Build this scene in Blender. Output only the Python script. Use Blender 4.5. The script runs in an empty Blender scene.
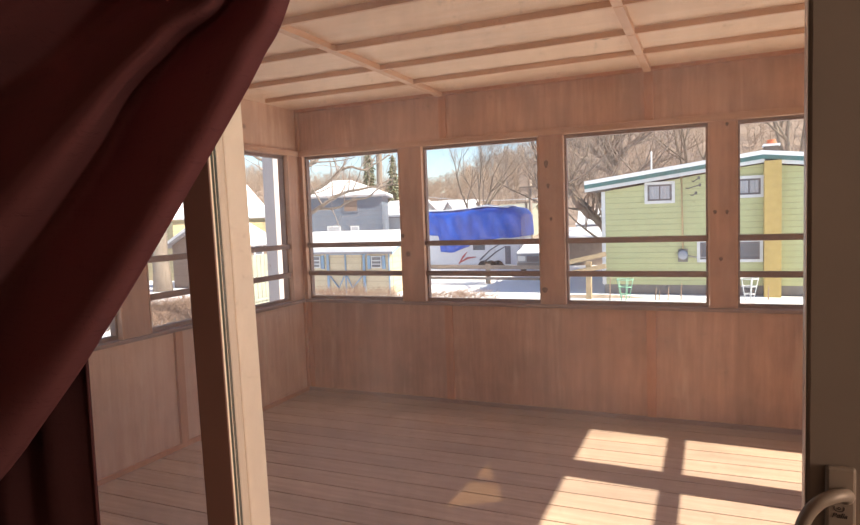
import bpy, bmesh, math, random
from mathutils import Vector, Matrix
from math import sin, cos, pi, radians
random.seed(7)
sc = bpy.context.scene
COL = sc.collection
# ---------------------------------------------------------------- camera
FPX = 634.234
CAM = Vector((3.33224, -4.73606, 1.52))
FW = Vector((-.40230697, .91281128, -.07017592)).normalized()
RT = Vector((.9154954, .40077131, -.03536276)).normalized()
UP = RT.cross(FW).normalized()
cd = bpy.data.cameras.new('camera'); cam = bpy.data.objects.new('camera', cd); COL.objects.link(cam)
m = Matrix((RT, UP, -FW)).transposed().to_4x4(); m.translation = CAM
cam.matrix_world = m
cd.sensor_width = 36; cd.lens = 36 * FPX / 860; cd.clip_start = .02; cd.clip_end = 2000
sc.camera = cam
# ---------------------------------------------------------------- light and exposure
sc.view_settings.view_transform = 'Standard'; sc.view_settings.look = 'None'
sc.view_settings.gamma = 1; sc.view_settings.use_curve_mapping = False
sc.view_settings.exposure = 1.92
W = bpy.data.worlds.new('world'); sc.world = W; W.use_nodes = True
nt = W.node_tree; nt.nodes.clear()
wo = nt.nodes.new('ShaderNodeOutputWorld'); bg = nt.nodes.new('ShaderNodeBackground')
sky = nt.nodes.new('ShaderNodeTexSky'); sky.sky_type = 'NISHITA'; sky.sun_disc = False
SUN_EL = math.atan(.89); SUN_AZ = math.radians(-3.0)          # direction to the sun, angle from +X
sky.sun_elevation = SUN_EL; sky.sun_rotation = math.radians(93)
sky.air_density = 1.0; sky.dust_density = .25; sky.ozone_density = 2.5
bg.inputs[1].default_value = 0.062
nt.links.new(sky.outputs[0], bg.inputs[0]); nt.links.new(bg.outputs[0], wo.inputs[0])
sl = bpy.data.lights.new('sun', 'SUN'); sl.energy = 3.5; sl.angle = radians(.53); sl.color = (1, .88, .70)
so = bpy.data.objects.new('sun', sl); COL.objects.link(so); so.location = (20, 0, 18)
sd = Vector((cos(SUN_EL) * cos(SUN_AZ), cos(SUN_EL) * sin(SUN_AZ), sin(SUN_EL)))
so.rotation_euler = sd.to_track_quat('Z', 'Y').to_euler()

# ---------------------------------------------------------------- helpers
def ray(px, py): return FW + RT * ((px - 430) / FPX) - UP * ((py - 262.5) / FPX)
def atY(px, py, Y): d = ray(px, py); return CAM + d * ((Y - CAM.y) / d.y)
def atX(px, py, X): d = ray(px, py); return CAM + d * ((X - CAM.x) / d.x)
def atZ(px, py, Z=-1.5): d = ray(px, py); return CAM + d * ((Z - CAM.z) / d.z)

def tag(o, label=None, cat=None, group=None, kind=None):
    if label: o['label'] = label
    if cat: o['category'] = cat
    if group: o['group'] = group
    if kind: o['kind'] = kind
    return o

class MB:
    def __init__(s): s.v = []; s.f = []; s.sm = []
    def add(s, vs, fs, smooth=False):
        n = len(s.v); s.v += [tuple(v) for v in vs]
        for f in fs: s.f.append(tuple(i + n for i in f)); s.sm.append(smooth)
        return s
    def box(s, x0, x1, y0, y1, z0, z1):
        vs = [(x, y, z) for x in (x0, x1) for y in (y0, y1) for z in (z0, z1)]
        return s.add(vs, [(0, 1, 3, 2), (4, 6, 7, 5), (0, 4, 5, 1), (2, 3, 7, 6), (0, 2, 6, 4), (1, 5, 7, 3)])
    def beam(s, a, b, w, h, up=(0, 0, 1)):
        a = Vector(a); b = Vector(b); d = (b - a).normalized(); u = Vector(up)
        r = d.cross(u).normalized(); u = r.cross(d)
        vs = [p + r * (w / 2 * i) + u * (h / 2 * j) for p in (a, b) for i, j in ((-1, -1), (1, -1), (1, 1), (-1, 1))]
        return s.add(vs, [(3, 2, 1, 0), (4, 5, 6, 7), (0, 1, 5, 4), (1, 2, 6, 5), (2, 3, 7, 6), (3, 0, 4, 7)])
    def tube(s, pts, rad, n=8, cap=True):
        pts = [Vector(p) for p in pts]
        if not hasattr(rad, '__len__'): rad = [rad] * len(pts)
        vs = []; ref = None
        for i, p in enumerate(pts):
            d = (pts[min(i + 1, len(pts) - 1)] - pts[max(i - 1, 0)]).normalized()
            if ref is None: ref = d.orthogonal().normalized()
            a = (ref - d * ref.dot(d))
            a = a.normalized() if a.length > 1e-6 else d.orthogonal().normalized()
            ref = a; b = d.cross(a)
            vs += [p + (a * cos(2 * pi * k / n) + b * sin(2 * pi * k / n)) * rad[i] for k in range(n)]
        fs = [(i * n + k, i * n + (k + 1) % n, (i + 1) * n + (k + 1) % n, (i + 1) * n + k) for i in range(len(pts) - 1) for k in range(n)]
        if cap: fs += [tuple(range(n - 1, -1, -1)), tuple((len(pts) - 1) * n + k for k in range(n))]
        return s.add(vs, fs, True)
    def prism(s, poly, axis, a, b):
        # poly: 2D points, extruded along axis from a to b
        def P(u, v, w): return {'x': (w, u, v), 'y': (u, w, v), 'z': (u, v, w)}[axis]
        n = len(poly); vs = [P(u, v, a) for u, v in poly] + [P(u, v, b) for u, v in poly]
        fs = [tuple(range(n)), tuple(range(2 * n - 1, n - 1, -1))] + [(i, i + n, (i + 1) % n + n, (i + 1) % n) for i in range(n)]
        return s.add(vs, fs)
    def grid(s, rows, smooth=True):
        R = len(rows); C = len(rows[0])
        return s.add([p for r in rows for p in r], [(i * C + j, i * C + j + 1, (i + 1) * C + j + 1, (i + 1) * C + j) for i in range(R - 1) for j in range(C - 1)], smooth)
    def build(s, name, mat, parent=None, bevel=0, solid=0, fix=True):
        me = bpy.data.meshes.new(name); me.from_pydata(s.v, [], s.f)
        for p, q in zip(me.polygons, s.sm): p.use_smooth = q
        if fix:
            bm = bmesh.new(); bm.from_mesh(me); bmesh.ops.recalc_face_normals(bm, faces=bm.faces); bm.to_mesh(me); bm.free()
        o = bpy.data.objects.new(name, me); COL.objects.link(o)
        if mat: me.materials.append(mat)
        if parent: o.parent = parent; o.matrix_parent_inverse = parent_inv(parent)
        if solid:
            md = o.modifiers.new('solid', 'SOLIDIFY'); md.thickness = solid; md.offset = 0
        if bevel:
            md = o.modifiers.new('bevel', 'BEVEL'); md.width = bevel; md.segments = 2; md.limit_method = 'ANGLE'
        return o
def parent_inv(p):
    return Matrix.Translation(p.location).inverted() if p.parent is None else Matrix.Identity(4)
def empty(name, loc=(0, 0, 0)):
    o = bpy.data.objects.new(name, None); o.location = loc; COL.objects.link(o); o.empty_display_size = .1
    return o
def B(x0, x1, y0, y1, z0, z1): return MB().box(x0, x1, y0, y1, z0, z1)

# ---------------------------------------------------------------- materials
def newmat(name):
    mt = bpy.data.materials.new(name); mt.use_nodes = True
    n = mt.node_tree; bs = n.nodes['Principled BSDF']; return mt, n, bs
def N(n, t, **kw):
    nd = n.nodes.new(t)
    for k, v in kw.items():
        if k.startswith('i_'): nd.inputs[k[2:].replace('_', ' ')].default_value = v
        else: setattr(nd, k, v)
    return nd
def ramp(n, src, stops):
    r = n.nodes.new('ShaderNodeValToRGB'); e = r.color_ramp.elements
    while len(e) < len(stops): e.new(.5)
    for a, (p, c) in zip(e, stops): a.position = p; a.color = (*c, 1)
    n.links.new(src, r.inputs[0]); return r.outputs[0]
def mixc(n, f, a, b, mode='MIX'):
    x = n.nodes.new('ShaderNodeMix'); x.data_type = 'RGBA'; x.blend_type = mode
    for i, v in ((0, f), (6, a), (7, b)):
        if isinstance(v, bpy.types.NodeSocket): n.links.new(v, x.inputs[i])
        else: x.inputs[i].default_value = v if i == 0 else (*v, 1)
    return x.outputs[2]
def coords(n, scale=(1, 1, 1)):
    tc = n.nodes.new('ShaderNodeTexCoord'); mp = n.nodes.new('ShaderNodeMapping'); mp.inputs['Scale'].default_value = scale
    n.links.new(tc.outputs['Object'], mp.inputs[0]); return mp.outputs[0]
def noise(n, vec, s, d=4, r=.6):
    x = N(n, 'ShaderNodeTexNoise'); x.inputs['Scale'].default_value = s; x.inputs['Detail'].default_value = d; x.inputs['Roughness'].default_value = r
    n.links.new(vec, x.inputs['Vector']); return x.outputs['Fac']
def bump(n, bs, h, st, dist=.01):
    b = N(n, 'ShaderNodeBump'); b.inputs['Strength'].default_value = st; b.inputs['Distance'].default_value = dist
    n.links.new(h, b.inputs['Height']); n.links.new(b.outputs[0], bs.inputs['Normal'])
def simple(name, c, rough=.6, var=.12, scale=3, stretch=(1, 1, 1), metal=0, bmp=0):
    mt, n, bs = newmat(name); v = coords(n, stretch); f = noise(n, v, scale)
    n.links.new(ramp(n, f, [(.3, tuple(x * (1 - var) for x in c)), (.7, tuple(min(1, x * (1 + var)) for x in c))]), bs.inputs['Base Color'])
    bs.inputs['Roughness'].default_value = rough; bs.inputs['Metallic'].default_value = metal
    if bmp: bump(n, bs, f, bmp)
    return mt
def plywood(name, a, b, stretch, stain=(.12, .06, .045), stain_amt=.35, haze_amt=.12):
    """plywood: long fine grain, darker weather blotches, pale streaks painted in for door glass haze and small knots"""
    mt, n, bs = newmat(name)
    v = coords(n, stretch); g = noise(n, v, 22, 6, .7)
    v2 = coords(n, (1, 1, 1)); bl = noise(n, v2, 1.6, 5, .65)
    col = ramp(n, g, [(.28, a), (.72, b)])
    st = ramp(n, bl, [(.42, (0, 0, 0)), (.75, (1, 1, 1))])
    mm = N(n, 'ShaderNodeMath', operation='MULTIPLY'); n.links.new(st, mm.inputs[0]); mm.inputs[1].default_value = stain_amt
    col = mixc(n, mm.outputs[0], col, stain)
    vs_ = noise(n, coords(n, tuple(4 * x if x == 1 else x * 10 for x in stretch)), 1.3, 5, .7)
    vr = ramp(n, vs_, [(.46, (0, 0, 0)), (.66, (1, 1, 1))])
    m4 = N(n, 'ShaderNodeMath', operation='MULTIPLY'); n.links.new(vr, m4.inputs[0]); m4.inputs[1].default_value = stain_amt * .9
    col = mixc(n, m4.outputs[0], col, tuple(.45 * x + .55 * y for x, y in zip(a, stain)))
    sv = coords(n, tuple(x * .6 + .05 for x in stretch)); sm = noise(n, sv, 9, 3, .8)
    s2 = ramp(n, sm, [(.58, (0, 0, 0)), (.72, (1, 1, 1))])
    m2 = N(n, 'ShaderNodeMath', operation='MULTIPLY'); n.links.new(s2, m2.inputs[0]); m2.inputs[1].default_value = haze_amt
    col = mixc(n, m2.outputs[0], col, tuple(min(1, x * 1.5 + .08) for x in b))  # pale streaks: haze of the door glass painted onto the wood
    vo = N(n, 'ShaderNodeTexVoronoi'); vo.inputs['Scale'].default_value = 2.3; n.links.new(v2, vo.inputs['Vector'])
    kn = ramp(n, vo.outputs['Distance'], [(.03, (1, 1, 1)), (.07, (0, 0, 0))])
    m3 = N(n, 'ShaderNodeMath', operation='MULTIPLY'); n.links.new(kn, m3.inputs[0]); m3.inputs[1].default_value = .7
    col = mixc(n, m3.outputs[0], col, tuple(x * .5 for x in stain))
    n.links.new(col, bs.inputs['Base Color']); bs.inputs['Roughness'].default_value = .65
    bump(n, bs, g, .15, .004)
    return mt
M = {}
PA, PB = (.54, .28, .175), (.76, .43, .275)
M['ply_v'] = plywood('wall_plywood', PA, PB, (1, 1, .06), stain=(.17, .10, .075), stain_amt=.5, haze_amt=.28)
M['ply_left'] = plywood('side_plywood_lit', (.68, .40, .265), (.86, .56, .385), (1, 1, .06), stain_amt=.25, haze_amt=.2)  # lighter copy of the plywood, side light put into the colour
M['ceil'] = plywood('ceiling_plywood', (.93, .62, .38), (.98, .71, .475), (.05, 1, 1), stain=(.42, .22, .12), stain_amt=.25, haze_amt=.05)
M['ceil_strip'] = plywood('strip_wood_shaded', (.70, .40, .225), (.82, .50, .30), (.1, 1, 1), stain=(.4, .2, .1), stain_amt=.15, haze_amt=.03)  # wood tone darkened to stand in for shade on the strip sides
M['post'] = plywood('post_wood', (.44, .22, .135), (.62, .33, .205), (1, 1, .08), stain=(.10, .055, .045), stain_amt=.45, haze_amt=.08)
M['batten'] = plywood('batten_wood', (.52, .21, .10), (.70, .32, .17), (1, 1, .1), stain_amt=.25, haze_amt=.05)
M['beam'] = plywood('rail_wood', (.50, .26, .15), (.64, .36, .22), (.08, .08, 1), stain_amt=.3, haze_amt=.05)
M['knot'] = simple('dark_knot', (.13, .07, .05), .7, .4, 60)
M['sash'] = plywood('sash_wood', (.16, .095, .075), (.26, .16, .125), (.1, .1, 1), stain=(.09, .075, .08), stain_amt=.5, haze_amt=.1)
M['sill'] = plywood('sill_wood', (.24, .15, .12), (.36, .24, .20), (.08, .08, 1), stain=(.11, .09, .095), stain_amt=.6, haze_amt=.1)

def deck():
    mt, n, bs = newmat('deck_boards')
    geo = N(n, 'ShaderNodeNewGeometry')
    v = coords(n, (.05, 1, 1)); g = noise(n, v, 26, 6, .7)
    v2 = coords(n, (1, 1, 1)); bl = noise(n, v2, 1.3, 5, .6)
    col = ramp(n, g, [(.3, (.48, .355, .275)), (.7, (.68, .515, .40))])
    pb = ramp(n, geo.outputs['Random Per Island'], [(0, (.80, .80, .82)), (1, (1.0, .98, .95))])
    col = mixc(n, 1.0, col, pb, 'MULTIPLY')
    st = ramp(n, bl, [(.5, (0, 0, 0)), (.72, (1, 1, 1))])
    mm = N(n, 'ShaderNodeMath', operation='MULTIPLY'); n.links.new(st, mm.inputs[0]); mm.inputs[1].default_value = .35
    col = mixc(n, mm.outputs[0], col, (.25, .19, .16))
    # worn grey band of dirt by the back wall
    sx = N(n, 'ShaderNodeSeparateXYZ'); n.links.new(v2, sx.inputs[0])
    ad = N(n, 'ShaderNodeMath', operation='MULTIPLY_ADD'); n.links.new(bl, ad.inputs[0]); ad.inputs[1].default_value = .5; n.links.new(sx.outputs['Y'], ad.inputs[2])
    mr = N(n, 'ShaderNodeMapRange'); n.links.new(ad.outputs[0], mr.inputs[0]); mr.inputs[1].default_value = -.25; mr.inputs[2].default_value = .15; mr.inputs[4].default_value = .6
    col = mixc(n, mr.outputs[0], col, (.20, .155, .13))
    n.links.new(col, bs.inputs['Base Color']); bs.inputs['Roughness'].default_value = .6
    bump(n, bs, g, .2, .003); return mt
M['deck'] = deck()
M['under'] = simple('deck_underside', (.05, .035, .03), .9)

def snow():
    mt, n, bs = newmat('snow'); v = coords(n); f = noise(n, v, .35, 6, .6)
    n.links.new(ramp(n, f, [(.3, (.78, .80, .84)), (.7, (.86, .87, .89))]), bs.inputs['Base Color'])
    bs.inputs['Roughness'].default_value = .8; bump(n, bs, noise(n, v, 2.0, 6), .5, .1); return mt
M['snow'] = snow()
M['bare'] = simple('bare_ground', (.30, .25, .20), .9, .4, 3)
def curtain_mat(trans=.5, k=1.0):
    mt, n, bs = newmat('maroon_cloth'); v = coords(n)
    w1 = N(n, 'ShaderNodeTexWave', bands_direction='X'); w1.inputs['Scale'].default_value = 260; n.links.new(v, w1.inputs[0])
    w2 = N(n, 'ShaderNodeTexWave', bands_direction='Z'); w2.inputs['Scale'].default_value = 260; n.links.new(v, w2.inputs[0])
    sl = noise(n, coords(n, (6, 6, 120)), 3, 3); s2 = noise(n, coords(n, (140, 6, 6)), 3, 3)
    ad = N(n, 'ShaderNodeMath', operation='ADD'); n.links.new(sl, ad.inputs[0]); n.links.new(s2, ad.inputs[1])
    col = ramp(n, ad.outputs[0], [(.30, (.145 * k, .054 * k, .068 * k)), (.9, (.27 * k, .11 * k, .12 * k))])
    n.nodes.remove(bs); out = n.nodes['Material Output']
    df = N(n, 'ShaderNodeBsdfDiffuse'); tr = N(n, 'ShaderNodeBsdfTranslucent'); mx = N(n, 'ShaderNodeMixShader'); mx.inputs[0].default_value = trans
    n.links.new(col, df.inputs[0]); n.links.new(col, tr.inputs[0])
    mu = N(n, 'ShaderNodeMath', operation='ADD'); n.links.new(w1.outputs['Fac'], mu.inputs[0]); n.links.new(w2.outputs['Fac'], mu.inputs[1])
    b = N(n, 'ShaderNodeBump'); b.inputs['Strength'].default_value = .3; b.inputs['Distance'].default_value = .001
    n.links.new(mu.outputs[0], b.inputs['Height']); n.links.new(b.outputs[0], df.inputs['Normal'])
    n.links.new(df.outputs[0], mx.inputs[1]); n.links.new(tr.outputs[0], mx.inputs[2]); n.links.new(mx.outputs[0], out.inputs[0])
    return mt
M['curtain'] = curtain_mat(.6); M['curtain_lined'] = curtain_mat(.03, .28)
def glass_mat(name, dirt=.05, gloss=.03):
    mt, n, bs = newmat(name); n.nodes.remove(bs); out = n.nodes['Material Output']
    tp = N(n, 'ShaderNodeBsdfTransparent'); gl = N(n, 'ShaderNodeBsdfGlossy'); gl.inputs['Roughness'].default_value = .02
    m1 = N(n, 'ShaderNodeMixShader'); m1.inputs[0].default_value = gloss
    n.links.new(tp.outputs[0], m1.inputs[1]); n.links.new(gl.outputs[0], m1.inputs[2])
    tl = N(n, 'ShaderNodeBsdfTranslucent'); tl.inputs[0].default_value = (.95, .86, .86, 1)
    v = coords(n, (1, 1, .35)); f = noise(n, v, 6, 8, .75); v2 = coords(n); f2 = noise(n, v2, 60, 4, .8)
    r = ramp(n, f, [(.35, (dirt * .55,) * 3), (.7, (dirt * 1.5,) * 3)])
    r2 = ramp(n, f2, [(.62, (0, 0, 0)), (.75, (dirt * 1.5,) * 3)])
    a = mixc(n, 1, r, r2, 'ADD')
    m2 = N(n, 'ShaderNodeMixShader'); n.links.new(a, m2.inputs[0]); n.links.new(m1.outputs[0], m2.inputs[1]); n.links.new(tl.outputs[0], m2.inputs[2])
    n.links.new(m2.outputs[0], out.inputs[0]); return mt
M['door_glass'] = glass_mat('dusty_door_glass', .10)
M['cream'] = simple('cream_vinyl', (.92, .81, .67), .4, .03, 2)
M['tan'] = simple('tan_vinyl', (.78, .68, .56), .45, .03, 2)
M['brown'] = simple('brown_painted_stile', (.20, .105, .085), .5, .06, 4)
M['stile'] = simple('taupe_door_stile', (.20, .165, .14), .55, .08, 5)
M['gasket'] = simple('dark_gasket', (.06, .07, .055), .6)
M['steel'] = simple('light_metal_edge', (.75, .70, .68), .35, .05, metal=.5)
M['handle'] = simple('worn_bronze_handle', (.24, .20, .17), .5, .1, 20, metal=.2)
M['ink'] = simple('dark_engraving', (.03, .02, .02), .6)
M['roomwall'] = simple('interior_paint', (.42, .34, .29), .9, .03)
M['roomfloor'] = simple('interior_carpet', (.16, .12, .10), .95, .1, 30)

# exterior materials
def siding(name, c, pitch=.11, st=.6, var=.05):
    mt, n, bs = newmat(name); v = coords(n)
    w = N(n, 'ShaderNodeTexWave', bands_direction='Z', wave_profile='SAW'); w.inputs['Scale'].default_value = 2 * pi / (20 * pitch); n.links.new(v, w.inputs[0])
    f = noise(n, v, .8)
    base = ramp(n, f, [(.3, tuple(x * (1 - var) for x in c)), (.7, tuple(min(1, x * (1 + var)) for x in c))])
    li = ramp(n, w.outputs['Fac'], [(0, (.62, .62, .62)), (.14, (1, 1, 1))])
    n.links.new(mixc(n, 1, base, li, 'MULTIPLY'), bs.inputs['Base Color'])
    bs.inputs['Roughness'].default_value = .6; bump(n, bs, w.outputs['Fac'], .6, .02); return mt
M['green'] = siding('pale_green_siding', (.40, .43, .235), .2)
M['white'] = simple('white_paint', (.58, .60, .62), .5, .04)
M['teal'] = simple('teal_fascia', (.04, .15, .15), .5)
M['dark'] = simple('dark_sash', (.10, .10, .12), .4)
M['wglass'] = simple('house_window_glass', (.10, .12, .15), .08)
M['wcurtain'] = simple('grey_curtain', (.36, .38, .42), .8, .15, 8, (4, 1, .3))
M['foundation'] = simple('foundation_block', (.17, .17, .17), .9)
M['ochre'] = simple('ochre_painted_brick', (.45, .33, .12), .8, .12, 4, bmp=.2)
M['brick'] = simple('dark_chimney_brick', (.13, .11, .10), .9, .2, 8, bmp=.2)
M['pot'] = simple('orange_clay_pot', (.65, .17, .08), .8)
M['shed'] = siding('cream_shed_boards', (.52, .44, .31), .25)
M['shedblue'] = simple('light_blue_trim', (.19, .32, .46), .6)
M['bluehouse'] = siding('grey_blue_siding', (.13, .165, .22), .3)
M['greyroof'] = simple('grey_roof', (.30, .30, .33), .8)
M['tarp'] = simple('blue_tarp', (.010, .088, .50), .35, .25, 2.5, (1, 1, .5), bmp=.6)
M['rv'] = simple('white_camper_body', (.62, .64, .68), .3, .03)
M['rvtrim'] = simple('grey_camper_stripe', (.12, .13, .16), .4)
M['rvred'] = simple('red_camper_swoosh', (.55, .12, .12), .4)
M['tyre'] = simple('black_tyre', (.02, .02, .02), .8)
M['bark'] = simple('grey_brown_bark', (.20, .165, .135), .95, .25, 10, (1, 1, .3), bmp=.4)
M['twig'] = simple('pale_twigs', (.24, .195, .165), .95, .2, 6)
M['woods'] = simple('far_bare_branches', (.32, .25, .20), .95, .3, .05)
M['evergreen'] = simple('evergreen_needles', (.17, .19, .12), .9, .3, 2)
M['oldwood'] = simple('yellowed_fence_wood', (.42, .32, .19), .85, .15, 3)
M['greywood'] = simple('grey_weathered_wood', (.33, .27, .22), .9, .15, 3)
M['pole'] = simple('utility_pole_wood', (.24, .20, .17), .9)
M['yellowhouse'] = siding('yellow_siding', (.45, .38, .22), .25)
M['brownhouse'] = siding('brown_siding', (.19, .135, .11), .3)
M['pinkwhite'] = simple('white_painted_post', (.50, .46, .45), .6, .04)
M['brush'] = simple('dry_brush_stems', (.28, .19, .14), .95, .3, 6)
M['red'] = simple('red_plastic', (.70, .06, .06), .5)
M['wire'] = simple('green_wire', (.20, .42, .30), .6)
M['tan_roof'] = simple('pale_green_roof', (.32, .33, .27), .7)
M['silver'] = simple('silver_car_paint', (.26, .29, .34), .3, .05, metal=.3)

# ================================================================ PORCH
ZS, ZL, ZU, ZT, ZC = .864, 1.066, 1.313, 2.069, 2.502
XR, YF = 4.82, -3.86           # right wall inner plane, house wall outer plane
# floor : boards run along X
fl = empty('floor'); tag(fl, kind='structure')
mb = MB(); y = .02; k = 0
seams = [.155 + .174 * i for i in range(-1, 25)]
for i in range(len(seams) - 1):
    y1 = -seams[i] - .004; y0 = -seams[i + 1] + .004
    if y0 < YF: y0 = YF
    if y1 - y0 < .02: continue
    y1 = min(y1, .0)
    cut = random.choice([None, 1.1, 2.7, 3.6])
    xs = [0, XR] if cut is None or i < 12 else [0, cut, XR]
    for a, b in zip(xs[:-1], xs[1:]): mb.box(a + .002, b - .002, y0, y1, -.03, 0)
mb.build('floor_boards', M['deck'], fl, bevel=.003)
B(-.1, XR + .1, YF, .1, -.14, -.031).build('floor_joist_deck', M['under'], fl)

# ceiling
ce = empty('ceiling'); tag(ce, kind='structure')
B(-.12, XR + .01, YF, .12, ZC, ZC + .03).build('ceiling_board', M['ceil'], ce)
B(-.45, XR - .05, YF, .40, ZC + .07, ZC + .20).build('roof_deck', M['under'], ce)
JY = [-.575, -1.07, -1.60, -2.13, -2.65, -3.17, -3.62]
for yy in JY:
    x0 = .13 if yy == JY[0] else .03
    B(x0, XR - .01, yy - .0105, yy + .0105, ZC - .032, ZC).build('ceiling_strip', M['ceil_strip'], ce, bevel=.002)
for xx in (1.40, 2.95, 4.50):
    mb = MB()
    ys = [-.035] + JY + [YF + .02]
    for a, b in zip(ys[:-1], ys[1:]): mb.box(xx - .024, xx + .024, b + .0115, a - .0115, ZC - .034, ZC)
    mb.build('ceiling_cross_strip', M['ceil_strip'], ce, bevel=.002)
B(.02, XR, -.05, -.002, ZC - .022, ZC).build('ceiling_edge_strip', M['batten'], ce)

# walls, generic : run along u (0..L) with thickness outward; F maps (u, depth inward, z) to world
def make_wall(name, F, L, opens, battens, mat, matb, rails=(ZL, ZU), inner_frames=True, shift=0, T=.10):
    """F(u0,u1,d0,d1,z0,z1) -> box bounds; d = 0 inner face, positive outward."""
    w = empty(name); tag(w, kind='structure')
    def b(u0, u1, d0, d1, z0, z1): return MB().box(*F(u0, u1, d0, d1, z0, z1))
    b(-T if name == 'wall_back' else 0, L, 0, T, -.14, ZS - .056).build('lower_panel', mat, w)
    if name != 'wall_right': b(-T if name == 'wall_back' else 0, L, 0, T, ZT + .076, ZC).build('upper_panel', mat, w)
    else:
        # upper panel with an added, unseen tinted pane to cast the triangular floor patch
        zb, P1, P2, P3 = ZT + .076, (-1.92, 2.472), (-1.72, 2.225), (-1.24, 2.452)
        B(XR, XR + T, YF, -2.0, zb, ZC).build('upper_panel', mat, w); B(XR, XR + T, -1.2, 0, zb, ZC).build('upper_panel', mat, w)
        pm = MB(); pm.prism([(-2.0, zb), (-1.2, zb), (-1.2, P3[1]), P3, P2, P1, (-2.0, P1[1])], 'x', XR, XR + .012)
        pm.prism([(-2.0, P1[1]), P1, P3, (-1.2, P3[1]), (-1.2, ZC), (-2.0, ZC)], 'x', XR, XR + .012); pm.build('upper_panel', mat, w)
        tm, tn, tb = newmat('added_pane_tint'); tn.nodes.remove(tb); tt = N(tn, 'ShaderNodeBsdfTransparent'); tt.inputs[0].default_value = (.15, .115, .06, 1)
        tn.links.new(tt.outputs[0], tn.nodes['Material Output'].inputs[0])
        MB().add([(XR + .006, y_, z_) for y_, z_ in (P1, P2, P3)], [(0, 1, 2)]).build('added_light_pane', tm, w)
    # sill beam and head beam
    b(0, L, -.028, T + .02, ZS - .056, ZS - .030).build('sill_board', M['sill'], w, bevel=.003)
    b(0, L, -.022, T, ZT + .031, ZT + .076).build('head_rail', M['beam'], w, bevel=.003)
    # posts
    e = [0] + [x for o in opens for x in o] + [L]
    for a, c in zip(e[0::2], e[1::2]):
        if c - a > .02: b(a, c, -.012, T, ZS - .030, ZT + .031).build('post', M['post'], w, bevel=.003)
    for u in battens:
        b(u - .032, u + .032, -.022, 0, .035, ZS - .056).build('batten', matb, w, bevel=.002)
        b(u - .030, u + .030, -.018, 0, ZT + .077, ZC - .023).build('batten', matb, w, bevel=.002)
    b(.0, L, -.018, 0, .001, .034).build('base_strip', M['sill'] if name == 'wall_back' else matb, w, bevel=.002)
    return w, b
WN = [0]
def make_window(b, a, c, rails, T=.10, mesh_mat=None):
    WN[0] += 1
    w = empty('window_%d' % WN[0]); tag(w, kind='structure')
    fr = MB()
    t = .022
    def add(*q):
        bb = b(*q); fr.add(bb.v, bb.f)
    add(a + .001, a + t, .03, .075, ZS - .029, ZT + .030); add(c - t, c - .001, .03, .075, ZS - .029, ZT + .030)
    add(a + t, c - t, .03, .075, ZT + .004, ZT + .030); add(a + t, c - t, .03, .075, ZS - .029, ZS - .004)
    fr.build('window_frame', M['sash'], w)
    # narrow stop strips on the inner edge of the opening
    st = MB()
    def add2(*q):
        bb = b(*q); st.add(bb.v, bb.f)
    add2(a + .001, a + .008, -.016, .028, ZS - .029, ZT + .030); add2(c - .008, c - .001, -.016, .028, ZS - .029, ZT + .030)
    st.build('stop_strip', M['beam'], w)
    for z in rails:
        rh = .021 if len(rails) > 1 else .040
        b(a + .011, c - .011, .000, .029, z - rh, z + rh).build('window_rail', M['sash'], w, bevel=.003)
    return w
# back wall : inner plane Y=0, u = X
Fb = lambda u0, u1, d0, d1, z0, z1: (u0, u1, d0, d1, z0, z1)
OB = [(.045, 1.002), (1.195, 2.168), (2.345, 3.338), (3.505, 4.45)]
wb, bb_ = make_wall('wall_back', Fb, XR, OB, [1.40, 2.955, 4.5], M['ply_v'], M['batten'])
for a, c in OB: make_window(bb_, a, c, (ZL, ZU))
# left wall : inner plane X=0, u = -Y
Fl = lambda u0, u1, d0, d1, z0, z1: (-d1, -d0, -u1, -u0, z0, z1)
OL = [(.165, .84), (1.06, 1.735), (1.945, 2.62), (2.84, 3.5)]
wl, bl_ = make_wall('wall_left', Fl, -YF, OL, [1.51, 3.06], M['ply_left'], M['batten'])
for a, c in OL: make_window(bl_, a, c, (ZL, ZU))
for px, py, rx_, rz_ in ((546, 164, .016, .030), (548, 186, .012, .020), (551, 219, .010, .014), (403, 236, .012, .020), (715, 212, .012, .014), (727, 212, .010, .016), (721, 259, .012, .014), (727, 124, .010, .014), (545, 290, .022, .022)):
    c_ = atY(px, py, -.0125); MB().add([(c_.x + rx_ * (1 + .2 * sin(3 * q)) * cos(q), -.0126, c_.z + rz_ * sin(q)) for q in [2 * pi * w / 14 for w in range(14)]], [tuple(range(14))]).build('knot', M['knot'], wb)
# corner strips
B(.002, .030, -.030, -.002, .036, ZS - .058).build('trim_1', M['batten'], None, bevel=.003)['kind'] = 'structure'
B(.002, .030, -.030, -.002, ZT + .08, ZC - .024).build('trim_2', M['beam'], None, bevel=.003)['kind'] = 'structure'
B(.032, .075, -.010, -.001, .036, ZS - .058).build('trim_3', M['batten'], None, bevel=.002)['kind'] = 'structure'
# right wall : inner plane X=XR, u = -Y, one mid rail
Fr = lambda u0, u1, d0, d1, z0, z1: (XR + d0, XR + d1, -u1, -u0, z0, z1)
ORr = [(.40, 1.04), (1.26, 1.93), (2.15, 2.82), (3.04, 3.78)]
wr, br_ = make_wall('wall_right', Fr, -YF, ORr, [1.51], M['ply_v'], M['batten'])
for a, c in ORr: make_window(br_, a, c, (1.516,))

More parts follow.
